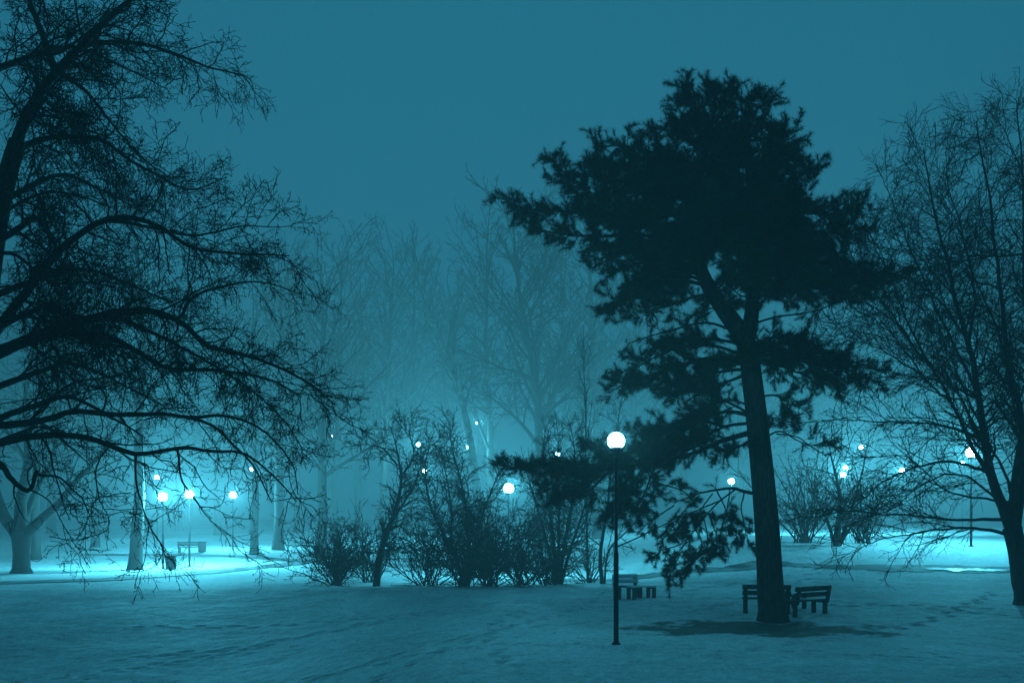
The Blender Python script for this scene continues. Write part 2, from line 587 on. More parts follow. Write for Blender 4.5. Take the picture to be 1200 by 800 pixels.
LIMBS_L = [  # points, depth at tip, root radius, tip radius
    ([(18, 172), (35, 130), (65, 85), (95, 55), (130, 20), (165, -12), (185, -50)], 17.5, .13, .03),
    ([(60, 86), (95, 53), (150, 48), (200, 60), (250, 78), (288, 86)], 19, .085, .012),
    ([(55, 85), (45, 40), (33, 0), (20, -50)], 18.5, .09, .03),
    ([(-25, 90), (0, 78), (40, 66), (72, 58), (110, 28), (150, 5)], 16.8, .06, .015),
    ([(10, 180), (30, 165), (60, 158), (115, 160), (150, 185), (190, 205), (225, 220), (268, 205)], 19.5, .075, .012),
    ([(62, 88), (100, 110), (130, 145), (155, 175), (180, 200)], 17, .05, .012),
    ([(-15, 400), (20, 358), (52, 316), (77, 288), (119, 260), (155, 256), (190, 267), (225, 290), (265, 298), (336, 303)], 17, .12, .012),
    ([(119, 260), (140, 257), (185, 266), (230, 275), (285, 266), (330, 268)], 19, .05, .01),
    ([(-25, 410), (0, 410), (70, 382), (140, 365), (182, 365), (217, 380), (245, 405), (300, 419), (358, 446), (392, 474)], 18, .13, .015),
    ([(-25, 425), (35, 400), (85, 390), (133, 396), (168, 414), (200, 431), (245, 432), (310, 442), (352, 464)], 16.5, .11, .015),
    ([(190, 366), (213, 372), (224, 351), (245, 340), (300, 330), (350, 345)], 19, .045, .01),
    ([(150, 366), (190, 390), (240, 420), (290, 455), (330, 495), (352, 530)], 19.5, .05, .01),
    ([(-30, 500), (0, 498), (52, 491), (87, 482), (140, 486), (192, 484), (245, 495), (273, 519), (295, 540), (318, 585)], 17.5, .09, .012),
    ([(230, 492), (270, 490), (310, 505), (345, 545), (352, 580)], 18.5, .04, .01),
    ([(-32, 525), (0, 519), (45, 510), (95, 510), (133, 522), (161, 531), (210, 524), (245, 528), (285, 530), (318, 556), (345, 585)], 18, .095, .012),
    ([(159, 531), (160, 560), (166, 592), (176, 622), (190, 642), (203, 662)], 17.4, .028, .006),
    ([(205, 526), (210, 560), (226, 582), (245, 608), (262, 622), (277, 640)], 18.6, .028, .006),
    ([(120, 518), (110, 550), (118, 585), (130, 610), (128, 640)], 17, .02, .006),
    ([(-32, 532), (0, 542), (12, 558), (25, 570), (36, 574), (43, 566), (46, 552)], 17.5, .085, .04),
    ([(44, 556), (70, 560), (90, 578), (105, 600), (112, 622)], 16.8, .03, .006),
    ([(30, 572), (55, 585), (72, 610), (80, 640)], 17.6, .02, .006),
    ([(48, 490), (70, 462), (95, 445), (140, 440), (190, 418)], 19.5, .035, .008),
    ([(-10, 260), (20, 240), (60, 225), (110, 235), (150, 255)], 20, .05, .01),
    ([(-12, 300), (20, 300), (60, 330), (110, 330), (160, 345)], 20.5, .05, .01),
]
for k in range(9):      # limbs running toward and away from the viewer, filling the crown
    y0 = [120, 210, 260, 320, 360, 430, 470, 500, 60][k]
    dx = [70, 120, 60, 150, 90, 130, 110, 70, 130][k]
    LIMBS_L.append(([(-20 + (400 - y0) * .06, y0 + 30), (10 + dx * .3, y0 + 5), (dx * .7, y0 - 4), (dx * 1.15, y0 + 22), (dx * 1.5, y0 + 45)], [14.2, 22.5, 15, 22, 14.5, 22, 14.8, 22.5, 22][k], .085, .012))
stems_L = [tp]
for pts_, y1, r0, r1 in LIMBS_L:
    c, R = traced(pts_, YL if pts_[0][0] < 30 else YL + (y1 - YL) * .3, y1, r0 * .82, r1 * .8, 26, .012, r)
    if pts_[0][0] > -5:
        c = snap(c, stems_L)
    stems_L.append(c)
    ln = np.linalg.norm(np.diff(c, axis=0), axis=1).sum()
    lowk = .48 if (pts_[0][1] > 475 and pts_[0][0] < 300) else (.85 if ln < 3 else 1.0)
    a1 = sprout(c[None], R[None], r, 6.0 * lowk, .12, 1.0, (.7, 1.8), .45, (30, 70), 9, .19, (0, 0, -.030), .42, .0075, True)
    a2 = sprout(*a1, r, 8.0 * lowk ** .5, .10, 1.0, (.28, .78), .4, (30, 70), 6, .22, (0, 0, -.045), .55, .0048, True)
    a3 = sprout(*a2, r, 12.5 * lowk ** .5, .15, 1.0, (.12, .38), .3, (30, 75), 4, .28, (0, 0, -.05), .7, .0052, True)
    lf = leaflets(a3[0], r, 3, .017, .03)
    put_limb(rootL, c, R, 8, [(*a1, 5, False), (*a2, 3, True), (*a3, 3, True)], (M_BARK, M_TWIG), lf)

# ---- the bare tree at the right edge
YR = 31.0
r = np.random.default_rng(8)
rootR = thing('bare_tree', base_on_ground(1200, YR), 'wide spreading bare tree at the right edge with fanned fine branches', 'tree')
offR = np.array(rootR.location)
tp = resample([offR + (0, 0, -.2), offR + (-.02, 0, .4), P(1196, 680, YR), P(1192, 645, YR), P(1186, 618, YR)], 24)
tR = np.interp(np.linspace(0, 1, 24), [0, .12, .5, 1], [.42, .28, .26, .28])
MB().add(*tubes(tp[None], tR[None], 14)).build('trunk', M_BARK, rootR, True, offR)
LIMBS_R = [
    ([(1187, 624), (1178, 600), (1160, 550), (1148, 480), (1131, 400), (1112, 330), (1096, 260), (1085, 185), (1078, 140)], 31, .27, .02, 1),
    ([(1189, 622), (1192, 560), (1193, 500), (1178, 420), (1166, 330), (1158, 250), (1150, 180), (1140, 110)], 30, .24, .02, 1),
    ([(1190, 624), (1202, 540), (1207, 450), (1203, 360), (1200, 260), (1196, 160), (1192, 70)], 32, .24, .02, 1),
    ([(1195, 500), (1204, 420), (1215, 340), (1212, 250), (1190, 170), (1170, 110), (1150, 80)], 33, .12, .015, 1),
    ([(1166, 570), (1138, 524), (1110, 470), (1085, 430), (1064, 384), (1043, 330), (1020, 270), (1003, 225)], 30.5, .12, .014, 1),
    ([(1085, 430), (1050, 380), (1018, 330), (995, 285), (985, 250)], 30, .07, .01, 1),
    ([(1110, 470), (1080, 445), (1040, 390), (1010, 355), (980, 330)], 32, .06, .01, 1),
    ([(1148, 470), (1125, 420), (1085, 340), (1060, 280), (1042, 220), (1030, 185)], 32.5, .09, .012, 1),
    ([(1133, 405), (1140, 340), (1130, 270), (1115, 200), (1108, 150)], 29.5, .08, .012, 1),
    ([(1180, 430), (1160, 380), (1135, 320), (1120, 260), (1090, 220)], 33, .07, .012, 1),
    ([(1150, 510), (1115, 450), (1070, 410), (1015, 385), (968, 388)], 30.2, .07, .009, 0),
    ([(1125, 400), (1095, 350), (1055, 320), (1015, 315), (985, 325)], 31.5, .06, .009, 0),
    ([(1112, 350), (1080, 295), (1040, 262), (1005, 255)], 32, .05, .008, 0),
    ([(1095, 445), (1060, 420), (1020, 400), (990, 392), (960, 400)], 32, .055, .009, 0),
    ([(1075, 405), (1045, 375), (1010, 350), (985, 345), (955, 360)], 29.5, .05, .009, 0),
    ([(1140, 475), (1100, 450), (1050, 440), (1010, 450), (975, 470)], 32.5, .06, .009, 0),
    ([(1150, 520), (1100, 500), (1060, 496), (1000, 495), (955, 498)], 29.5, .075, .009, 0),
    ([(1158, 555), (1110, 540), (1060, 553), (1020, 580), (985, 610), (975, 640)], 32, .075, .008, 0),
    ([(1165, 598), (1140, 568), (1110, 558), (1080, 570), (1050, 595), (1020, 605)], 29.8, .065, .008, 0),
    ([(1172, 608), (1120, 606), (1050, 602), (1000, 596), (960, 603), (925, 600)], 31.5, .075, .008, 0),
    ([(1184, 626), (1150, 619), (1100, 622), (1060, 629), (1020, 636), (985, 652)], 30, .085, .007, 0),
    ([(1182, 590), (1150, 585), (1110, 575), (1070, 540), (1030, 535), (990, 545)], 33.5, .06, .008, 0),
    ([(1245, 285), (1200, 290), (1140, 297), (1085, 312), (1050, 330), (1010, 340)], 29, .07, .01, 0),
    ([(1205, 440), (1230, 400), (1250, 330), (1262, 250), (1255, 180)], 30, .10, .014, 1),
    ([(1205, 500), (1250, 470), (1300, 430), (1340, 360), (1360, 300)], 32, .10, .012, 1),
    ([(1195, 600), (1250, 560), (1310, 540), (1370, 545), (1420, 570)], 31, .09, .01, 0),
    ([(1192, 610), (1180, 560), (1150, 500), (1120, 430), (1100, 380)], 26.5, .09, .01, 1),
    ([(1194, 610), (1200, 540), (1185, 470), (1170, 400), (1165, 330)], 36, .11, .01, 1),
]
stems_R = [tp]
for pts_, y1, r0, r1, up in LIMBS_R:
    pts_ = [(x, y if y > 320 else y + (320 - y) * .20) for x, y in pts_]
    c, R = traced(pts_, YR, y1, r0 * (.80 if up else .9), r1 * .8, 30, .04, r, .5)
    if pts_[0][0] < 1225:
        c = snap(c, stems_R, 1.6)
    stems_R.append(c)
    if up:
        a1 = sprout(c[None], R[None], r, 5.0, .18, 1.0, (.9, 3.2), .5, (32, 66), 10, .15, (0, 0, .012), .42, .010, True)
        a2 = sprout(*a1, r, 6.0, .15, 1.0, (.4, 1.3), .4, (28, 62), 6, .17, (0, 0, .012), .55, .0075, True)
        a3 = sprout(*a2, r, 7.5, .15, 1.0, (.2, .55), .3, (28, 62), 4, .2, (0, 0, .01), .7, .0062, True)
    else:
        a1 = sprout(c[None], R[None], r, 5.2, .2, 1.0, (.7, 2.4), .45, (30, 60), 9, .14, (0, 0, -.01), .5, .011, True, .3)
        a2 = sprout(*a1, r, 4.8, .15, 1.0, (.35, 1.0), .4, (28, 60), 6, .17, (0, 0, 0), .6, .0075, True)
        a3 = sprout(*a2, r, 5.5, .15, 1.0, (.18, .48), .3, (28, 60), 4, .2, (0, 0, .0), .7, .006, True)
    put_limb(rootR, c, R, 9, [(*a1, 5, False), (*a2, 3, True), (*a3, 3, True)], (M_BARK, M_TWIG))

# ---- the pine
YP = 27.4
r = np.random.default_rng(21)
rootP = thing('pine_tree', base_on_ground(905, YP), 'tall dark pine with layered needle boughs beside the nearest lamp', 'tree')
offP = np.array(rootP.location)
stem = [offP + (.02, 0, -.2), offP + (.01, 0, .25), P(903, 690, YP), P(899, 620, YP), P(892, 540, YP), P(882, 450, YP), P(873, 400, YP), P(845, 358, YP),
        P(822, 318, YP), P(814, 270, YP - .1), P(818, 220, YP), P(830, 165, YP), P(838, 120, YP), P(840, 100, YP)]
tp = resample(stem, 60)
tR = np.interp(np.linspace(0, 1, 60), [0, .03, .10, .45, .55, .75, 1], [.50, .38, .34, .27, .24, .13, .02])
MB().add(*tubes(tp[None], tR[None], 16)).build('trunk', M_PINEBARK, rootP, True, offP)
stem2 = resample([P(874, 405, YP), P(881, 365, YP + .2), P(882, 310, YP + .3), P(879, 240, YP + .3), P(876, 180, YP + .2), P(880, 125, YP + .1)], 30)
tR2 = np.interp(np.linspace(0, 1, 30), [0, .5, 1], [.22, .13, .02])


def needles(pts, r, per, length, width):
    """needle blades set round every shoot, pointing forward"""
    Np, Pp, _ = pts.shape
    idx = np.repeat(np.arange(Np), per)
    f = r.uniform(.05, .999, len(idx)) * (Pp - 1)
    i0 = f.astype(int)
    fr = (f - i0)[:, None]
    a, b = pts[idx, i0], pts[idx, np.minimum(i0 + 1, Pp - 1)]
    c = a + (b - a) * fr
    t = b - a
    t /= np.linalg.norm(t, axis=1, keepdims=True) + 1e-9
    rv = r.normal(size=(len(idx), 3))
    pr = rv - (rv * t).sum(1, keepdims=True) * t
    pr /= np.linalg.norm(pr, axis=1, keepdims=True) + 1e-9
    an = np.radians(r.uniform(22, 78, len(idx)))[:, None]
    d = t * np.cos(an) + pr * np.sin(an)
    s = np.cross(d, r.normal(size=(len(idx), 3)))
    s /= np.linalg.norm(s, axis=1, keepdims=True) + 1e-9
    ln = r.uniform(.7, 1.15, len(idx))[:, None] * length
    V = np.stack([c - s * width, c + s * width, c + d * ln], 1).reshape(-1, 3)
    return V, np.arange(len(V)).reshape(-1, 3)


def bough(pts_, Y0, Y1, r0, dens=1.0, t0=.22, L1=(.55, 1.25), up=.035, flat=.55, wid=1.0, per=46):
    c, R = traced(pts_, Y0, Y1, r0, .012, 18, .012, r)
    a1 = sprout(c[None], R[None], r, 10.0 * dens, t0, 1.0, (L1[0] * wid, L1[1] * wid), .45, (35, 70), 7, .12, (0, 0, up), .5, .008, True, flat)
    a2 = sprout(*a1, r, 11.0, .15, 1.0, (.18, .42), .2, (30, 65), 4, .12, (0, 0, up * 2.2), .6, .006, True)
    ends = np.concatenate([a2[0], a1[0][:, -4:], c[None, -4:]])
    nd = needles(ends, r, int(per * 1.55), .155, .005)
    off = offP
    lo = MB().add(*tubes(c[None], R[None], 8)).add(*tubes(a1[0], a1[1], 5)).build('bough', M_PINEBARK, rootP, True, off)
    MB().add(*tubes(a2[0], a2[1], 3)).add(*nd).build('needles', M_NEEDLE, lo, False, off)


lo = MB().add(*tubes(stem2[None], tR2[None], 10)).build('limb', M_PINEBARK, rootP, True, offP)
BOUGHS = [
    # crown top
    ([(836, 150), (818, 118), (800, 84)], .0, .05, 1.0), ([(838, 130), (838, 112), (836, 92)], .3, .04, 1.0),
    ([(838, 140), (850, 118), (852, 95)], -.4, .04, 1.0), ([(878, 150), (874, 125), (878, 102)], .5, .04, 1.0),
    ([(878, 160), (890, 135), (902, 105)], 0, .04, 1.0), ([(832, 170), (808, 140), (790, 110)], .8, .05, 1.0),
    ([(828, 185), (800, 158), (770, 142)], -.8, .05, 1.0), ([(880, 180), (910, 170), (932, 158)], .6, .05, 1.0),
    ([(850, 190), (840, 160), (850, 135)], -1.3, .05, 1.1), ([(860, 190), (862, 160), (866, 130)], 1.2, .05, 1.1),
    # upper left tiers
    ([(824, 205), (785, 185), (740, 172), (702, 172)], 0.4, .06, 1.1), ([(820, 225), (770, 200), (715, 190), (690, 190)], -1.0, .06, 1.0),
    ([(818, 240), (760, 220), (690, 205), (660, 200), (643, 184)], .3, .07, 1.15), ([(815, 255), (750, 238), (690, 225), (655, 212)], -1.2, .06, 1.1),
    ([(814, 270), (740, 262), (670, 250), (620, 246), (588, 234)], .2, .08, 1.2), ([(814, 282), (750, 275), (690, 275), (640, 270), (612, 256)], -1.0, .07, 1.0),
    ([(816, 295), (770, 290), (725, 300), (688, 316)], .8, .05, .8), ([(818, 300), (780, 305), (735, 315), (712, 326)], -.6, .05, .7),
    ([(816, 262), (780, 250), (735, 240), (700, 245)], 1.8, .06, 1.0), ([(815, 235), (780, 220), (745, 210)], -2.0, .06, 1.0),
    # lobe at lower left
    ([(830, 335), (795, 330), (755, 340), (725, 355), (706, 370)], 0, .06, 1.3), ([(826, 325), (790, 315), (755, 322), (735, 335)], .9, .05, 1.1),
    ([(835, 345), (805, 350), (775, 360), (745, 365)], -.8, .05, 1.1), ([(828, 330), (800, 325), (770, 335), (740, 350)], -1.4, .05, 1.0),
    # upper right tiers
    ([(878, 200), (905, 185), (933, 190)], .0, .05, 1.1), ([(879, 225), (915, 205), (940, 205), (956, 194)], .4, .06, 1.0),
    ([(880, 240), (915, 225), (945, 228)], -1.0, .06, 1.1), ([(880, 265), (930, 250), (985, 252), (1012, 238)], .0, .07, 1.25),
    ([(881, 280), (930, 270), (980, 272), (1008, 268)], -1.2, .07, 1.2), ([(882, 300), (940, 292), (990, 305), (1020, 318), (1050, 326)], .3, .07, 1.15),
    ([(882, 315), (930, 312), (985, 325), (1030, 335)], -1.0, .06, 1.1), ([(882, 330), (920, 330), (965, 340), (1003, 346)], .8, .06, 1.0),
    ([(881, 290), (915, 285), (955, 295)], 1.8, .06, 1.2), ([(881, 255), (905, 245), (935, 255)], 2.0, .06, 1.1),
    ([(882, 310), (910, 305), (940, 315)], -2.2, .06, 1.2), ([(868, 385), (905, 372), (950, 365), (992, 352)], 1.2, .035, .25),
    # centre, toward and away from the viewer
    ([(836, 160), (838, 165), (840, 168)], 2.0, .05, 1.2), ([(834, 180), (845, 182), (855, 188)], -2.0, .05, 1.2),
    ([(822, 210), (835, 215), (845, 225)], 2.6, .06, 1.2), ([(820, 225), (835, 230), (850, 240)], -2.6, .06, 1.2),
    ([(880, 210), (865, 210), (855, 215)], 2.4, .06, 1.2), ([(880, 235), (890, 238), (895, 245)], -2.7, .06, 1.2),
    ([(816, 262), (840, 258), (860, 266)], 2.6, .06, 1.1), ([(818, 275), (845, 275), (870, 290)], -2.4, .06, 1.0),
    ([(881, 275), (895, 280), (905, 290)], -2.6, .06, 1.2), ([(881, 300), (870, 300), (862, 310)], 2.5, .05, .8),
    ([(820, 255), (800, 245), (785, 250)], -2.4, .05, 1.1), ([(881, 320), (900, 330), (915, 345)], -2.0, .05, 1.0),
    ([(822, 215), (800, 205), (775, 205)], 2.2, .05, 1.1), ([(850, 200), (870, 195), (890, 200)], -1.6, .05, 1.2),
    ([(822, 195), (850, 190), (870, 175)], -.7, .05, 1.2), ([(818, 240), (850, 235), (880, 230), (900, 215)], 0.7, .05, 1.2),
    ([(816, 270), (850, 262), (890, 262), (920, 255)], -.8, .05, 1.1), ([(880, 290), (860, 275), (830, 262)], .9, .05, .9),
    # middle whorl
    ([(880, 425), (840, 418), (790, 430), (745, 446), (715, 458)], .2, .06, 1.15), ([(879, 420), (835, 405), (790, 410), (750, 428), (730, 444)], -1.2, .05, 1.0),
    ([(880, 432), (845, 435), (800, 445), (765, 456)], 1.0, .05, .9), ([(876, 395), (830, 378), (780, 388), (735, 402)], .5, .045, .35),
    ([(878, 405), (840, 398), (800, 400), (770, 408)], 1.8, .05, .7), ([(879, 415), (870, 415), (850, 420)], -2.2, .05, 1.0),
    ([(880, 410), (920, 402), (950, 412), (1000, 424), (1042, 438)], .0, .055, .85), ([(880, 420), (915, 415), (955, 428), (990, 450)], -1.0, .05, .9),
    ([(881, 405), (905, 395), (935, 402)], 1.5, .045, .8), ([(881, 415), (925, 415), (975, 425), (1030, 450)], 1.3, .045, .6),
    ([(881, 425), (895, 420), (910, 435)], -2.0, .045, .9), ([(881, 410), (893, 408), (902, 412)], 2.2, .045, .8),
    # small stubs under the whorl
    ([(884, 468), (905, 462), (922, 470), (926, 480), (918, 490)], .2, .035, .7), ([(886, 480), (860, 470), (835, 475)], 1.0, .04, .5),
    # low dropping limb on the left
    ([(884, 488), (850, 482), (810, 496), (770, 505), (745, 520)], .3, .06, 1.2), ([(886, 495), (850, 500), (820, 515), (780, 522), (750, 535)], -.8, .05, 1.1),
    ([(887, 505), (850, 515), (815, 530), (770, 540), (735, 545), (700, 548)], .2, .085, 1.1),
    ([(740, 545), (700, 552), (655, 555), (620, 552), (588, 546)], .2, .04, .95), ([(730, 545), (700, 560), (665, 570), (640, 572)], .9, .04, 1.1),
    ([(745, 545), (735, 565), (718, 590), (708, 610)], .0, .035, 1.0), ([(755, 542), (730, 535), (705, 528), (690, 520)], -.6, .04, 1.1),
    ([(760, 542), (745, 560), (735, 580), (745, 600)], -1.0, .035, .9), ([(740, 545), (722, 548), (700, 540)], -1.2, .04, 1.2),
    ([(884, 490), (850, 470), (822, 478), (800, 490)], .9, .045, 1.0), ([(888, 510), (870, 520), (845, 528)], -1.4, .05, .9),
    # sparse hanging sprays
    ([(893, 574), (886, 578), (872, 576), (862, 572), (840, 574), (815, 580), (790, 590)], .2, .055, .3),
    ([(862, 573), (845, 585), (830, 600), (815, 620), (800, 640), (788, 665)], -.4, .025, .55),
    ([(840, 575), (848, 590), (858, 610), (866, 635)], .3, .022, .7), ([(820, 580), (800, 600), (785, 620), (770, 630)], .6, .022, .5),
    ([(830, 600), (838, 620), (842, 640), (836, 655)], -.6, .02, .7), ([(760, 545), (770, 565), (800, 575), (815, 590)], .6, .03, .45),
    ([(724, 640), (740, 632), (770, 618), (800, 600)], -.2, .02, .25), ([(815, 620), (822, 635), (815, 655), (800, 672)], .3, .018, .6),
    # twigs right of the trunk
    ([(889, 520), (912, 505), (935, 515), (960, 528)], .4, .03, .22), ([(888, 505), (905, 490), (930, 495)], -.4, .025, .2),
]
ENV = np.array([(100, 797, 903), (130, 795, 895), (160, 765, 925), (180, 700, 936), (200, 665, 945), (225, 645, 945), (250, 612, 1000),
                (275, 640, 1005), (300, 675, 1025), (325, 705, 1040), (345, 712, 1005), (370, 712, 950)], float)
for k in range(14):
    py = [186, 222, 250, 262, 292, 312][k % 6] + r.uniform(-5, 5)
    le, ri = np.interp(py, ENV[:, 0], ENV[:, 1]), np.interp(py, ENV[:, 0], ENV[:, 2])
    phi = 2.4 * k + r.uniform(0, .5)
    f = r.uniform(.5, .86)
    cx = float(np.interp(py + 20, [100, 165, 220, 270, 318], [840, 832, 820, 816, 822])) if (math.cos(phi) < .1) else 880.0
    ex = (ri - cx if math.cos(phi) > 0 else cx - le) * abs(math.cos(phi)) * f
    dyk = math.sin(phi) * (ri - le) / 2 / 1200 * YP * .8 * f
    sx = 1 if math.cos(phi) > 0 else -1
    tip = (cx + sx * ex, py - 4 + r.uniform(-6, 6))
    BOUGHS.append(([(cx, py + 16), (cx + sx * ex * .5, py + 4), tip], dyk if abs(dyk) < 2 else dyk * .9, .055, 1.15))
BOUGHS += [
    ([(838, 345), (848, 332), (862, 325)], -.7, .035, .8), ([(882, 335), (868, 328), (852, 335)], .6, .035, .7), ([(832, 338), (842, 352), (858, 350)], -1.0, .03, .6),
    ([(880, 350), (868, 345), (858, 338)], -.9, .03, .7), ([(850, 362), (830, 362), (812, 368)], -.6, .03, .7), ([(882, 345), (900, 345), (920, 352)], -.8, .03, .8),
    ([(842, 160), (852, 140), (862, 128)], -.3, .04, .9),
    ([(878, 160), (888, 148), (894, 134)], -.4, .04, .8), ([(834, 172), (822, 158), (808, 142)], -.2, .04, 1.2), ([(879, 190), (895, 178), (915, 168)], -.2, .045, 1.2),
    ([(836, 165), (850, 170), (866, 165)], .6, .04, 1.2), ([(840, 130), (846, 118), (850, 106)], .1, .03, .9),
    ([(815, 280), (805, 278), (790, 285)], -1.8, .05, 1.2), ([(816, 295), (812, 292), (800, 300)], -1.9, .05, 1.1), ([(815, 268), (825, 268), (835, 275)], -1.9, .05, 1.2),
    ([(818, 305), (800, 312), (780, 322)], -1.2, .05, 1.1), ([(817, 290), (790, 298), (765, 305)], 0.1, .05, 1.1), ([(820, 310), (802, 320), (785, 335)], .9, .05, 1.1),
    ([(882, 300), (870, 292), (855, 290)], -1.2, .05, 1.1), ([(816, 285), (830, 285), (842, 292)], 1.2, .05, 1.0),
    ([(872, 577), (868, 595), (872, 615), (878, 640)], .2, .022, .6), ([(855, 574), (852, 600), (845, 625), (850, 650)], .8, .02, .65),
    ([(845, 586), (822, 595), (800, 605), (782, 618)], .3, .022, .65), ([(805, 632), (792, 640), (775, 645), (765, 655)], -.2, .018, .65),
    ([(825, 608), (830, 635), (818, 652), (806, 662)], .5, .018, .65), ([(790, 592), (775, 602), (760, 612), (748, 625)], -.3, .02, .6),
    ([(835, 578), (820, 598), (808, 612), (800, 625)], -.7, .02, .65), ([(800, 645), (790, 660), (782, 675), (780, 684)], .1, .016, .7),
    ([(725, 545), (690, 545), (660, 545), (625, 548)], .6, .035, 1.1), ([(715, 552), (690, 575), (665, 580), (645, 582)], -.3, .035, 1.1),
    ([(748, 540), (740, 555), (728, 575), (722, 600)], -.5, .035, 1.1), ([(770, 538), (762, 560), (752, 585), (738, 605)], .6, .035, 1.0),
    ([(800, 515), (780, 500), (760, 500), (740, 510)], .9, .035, 1.0), ([(820, 520), (800, 530), (780, 545), (765, 555)], 1.1, .035, .9),
    ([(850, 500), (820, 495), (790, 515), (765, 525)], -1.5, .045, 1.1),
    ([(885, 500), (905, 492), (920, 497)], .8, .03, .8), ([(910, 508), (935, 512), (950, 520), (975, 520)], .1, .02, .5),
    ([(880, 428), (850, 425), (820, 440), (785, 462)], -1.8, .05, 1.0), ([(880, 436), (850, 448), (830, 455), (800, 462)], .2, .05, 1.0),
    ([(880, 422), (905, 425), (945, 440), (975, 452)], .6, .05, .9), ([(880, 415), (910, 408), (955, 418), (1000, 440)], -.4, .05, .9),
    ([(881, 340), (910, 338), (950, 330), (1000, 330)], .3, .05, 1.0), ([(881, 322), (920, 322), (960, 335), (985, 342)], -1.6, .05, 1.0),
]
for pts_, dy, r0, dens in BOUGHS:
    pts_ = [(x, y if y > 170 else y + (170 - y) * .17) for x, y in pts_]
    low = pts_[0][1] > 480
    s0 = pts_[0]
    d0 = YP if abs(dy) < 2.0 else YP + dy * .1
    # boughs that run in depth: spread the tip so its true length shows from the side
    hang = dens < .75 and s0[1] > 540
    kw = dict(up=.022 if not hang else -.03, flat=.80 if not hang else .1)
    kw['wid'] = .72 if (low and not hang) else .80
    if hang:
        kw.update(L1=(.3, .7), per=60)
    if dens < .4:
        kw['per'] = 24
    bough(pts_, d0, YP + dy * (1.0 if abs(dy) < 2 else 1.15), r0, max(dens, .25), (.14 if s0[1] < 345 else .26) if dens > .5 else .45, **kw)


# ---- generic bare trees for the fogged wood
def wood(trunk_pts, r0, seed, levels=3, clear=.4, up=.05, twig_r=.018, dens=1.0, L1=(.28, .5), ang=(25, 50), wig=.09, rt=.05, leaf=0):
    """returns MB trunk, MB crown in local coordinates"""
    r = np.random.default_rng(seed)
    tp = resample(trunk_pts, 30)
    tp[3:] += np.cumsum(r.normal(0, .03, (27, 3)) * (1, 1, .2), 0)
    s = np.linspace(0, 1, 30)
    H = np.linalg.norm(tp[-1] - tp[0])
    tR = np.interp(s, [0, .03, .08, 1], [r0 * 1.45, r0 * 1.15, r0, rt])
    T = MB().add(*tubes(tp[None], tR[None], 12))
    C = MB()
    a1 = sprout(tp[None], tR[None], r, 46 * dens / H, clear, 1.0, (L1[0] * H, L1[1] * H), .55, ang, 12, wig, (0, 0, up), .55, twig_r * 1.8, True)
    a2 = sprout(*a1, r, 1.25 * dens, .2, 1.0, (.25, .5), .4, (25, 52), 8, wig * 1.2, (0, 0, up * .8), .55, twig_r * 1.2)
    C.add(*tubes(*a1, 6)).add(*tubes(*a2, 4))
    a3 = sprout(*a2, r, 1.8 * dens, .15, 1.0, (.3, .6), .3, (25, 55), 6, wig * 1.5, (0, 0, up * .5), .6, twig_r)
    C.add(*tubes(*a3, 3))
    if levels > 3:
        a4 = sprout(*a3, r, 2.0 * dens, .15, 1.0, (.3, .7), .2, (25, 60), 4, wig * 2, (0, 0, up * .3), .7, twig_r * .8)
        C.add(*tubes(*a4, 3))
    return T, C


FOG = 'tall bare trees in the fog behind the lawn'


def place_wood(kind, loc, T, C, label, cat='tree', group=FOG, bark=None, part='crown'):
    o = thing(kind, loc, label, cat, group)
    T.build('trunk', bark or M_FARBARK, o, True)
    C.build(part, bark or M_FARBARK, o, False)
    return o


def copy_tree(src, loc, rz, sc, label):
    c = src.copy()
    COL.objects.link(c)
    c.location = [float(v) for v in loc]
    c.rotation_euler = (0, 0, rz)
    c.scale = (sc, sc, sc)
    c['label'] = label
    for ch in list(src.children):
        d = ch.copy()
        COL.objects.link(d)
        d.parent = c
    return c


# the leaning tree and its tall neighbours in the middle
b = base_on_ground(562, 78)
loc = lambda px, py, Y: P(px, py, Y) - b
T, C = wood([(0, 0, -.2), loc(556, 540, 78), loc(540, 455, 78), loc(515, 385, 79), loc(497, 345, 78), loc(484, 290, 78)], .36, 31, 4, .42, .05, .022, 1.2, (.18, .36), (28, 58))
place_wood('bare_tree', b, T, C, 'pale leaning bare tree in the fog, its trunk slanting up to the left', bark=M_PALEBARK)
b = base_on_ground(632, 80)
T, C = wood([(0, 0, -.2), loc(630, 500, 80), loc(620, 420, 80), loc(606, 340, 80), loc(600, 260, 80)], .45, 32, 4, .30, .035, .022, 1.3, (.30, .5), (30, 62))
place_wood('bare_tree', b, T, C, 'broad bare tree in the fog, its top left of the pine')
protos = []
for k, (px, Y, H, lean, seed, lab) in enumerate([
        (392, 86, 25, .6, 41, 'dense bare tree in the fog above the left end of the bushes'),
        (700, 92, 29, -.8, 42, 'bare tree in the fog straight above the nearest lamp'),
        (448, 95, 27, 1.0, 43, 'bushy crowned bare tree in the fog left of the leaning tree'),
        (326, 78, 21, .3, 44, 'straight grey trunk in the fog right of the three left lamps')]):
    bb = base_on_ground(px, Y)
    T, C = wood([(0, 0, -.3), (lean * .2, 0, H * .3), (lean * .6, .2, H * .6), (lean, 0, H * .97)], .36 + .05 * (k % 2), seed, 4, .28, .03, .021, 1.05, (.26, .46), (28, 62))
    protos.append(place_wood('bare_tree', bb, T, C, lab))
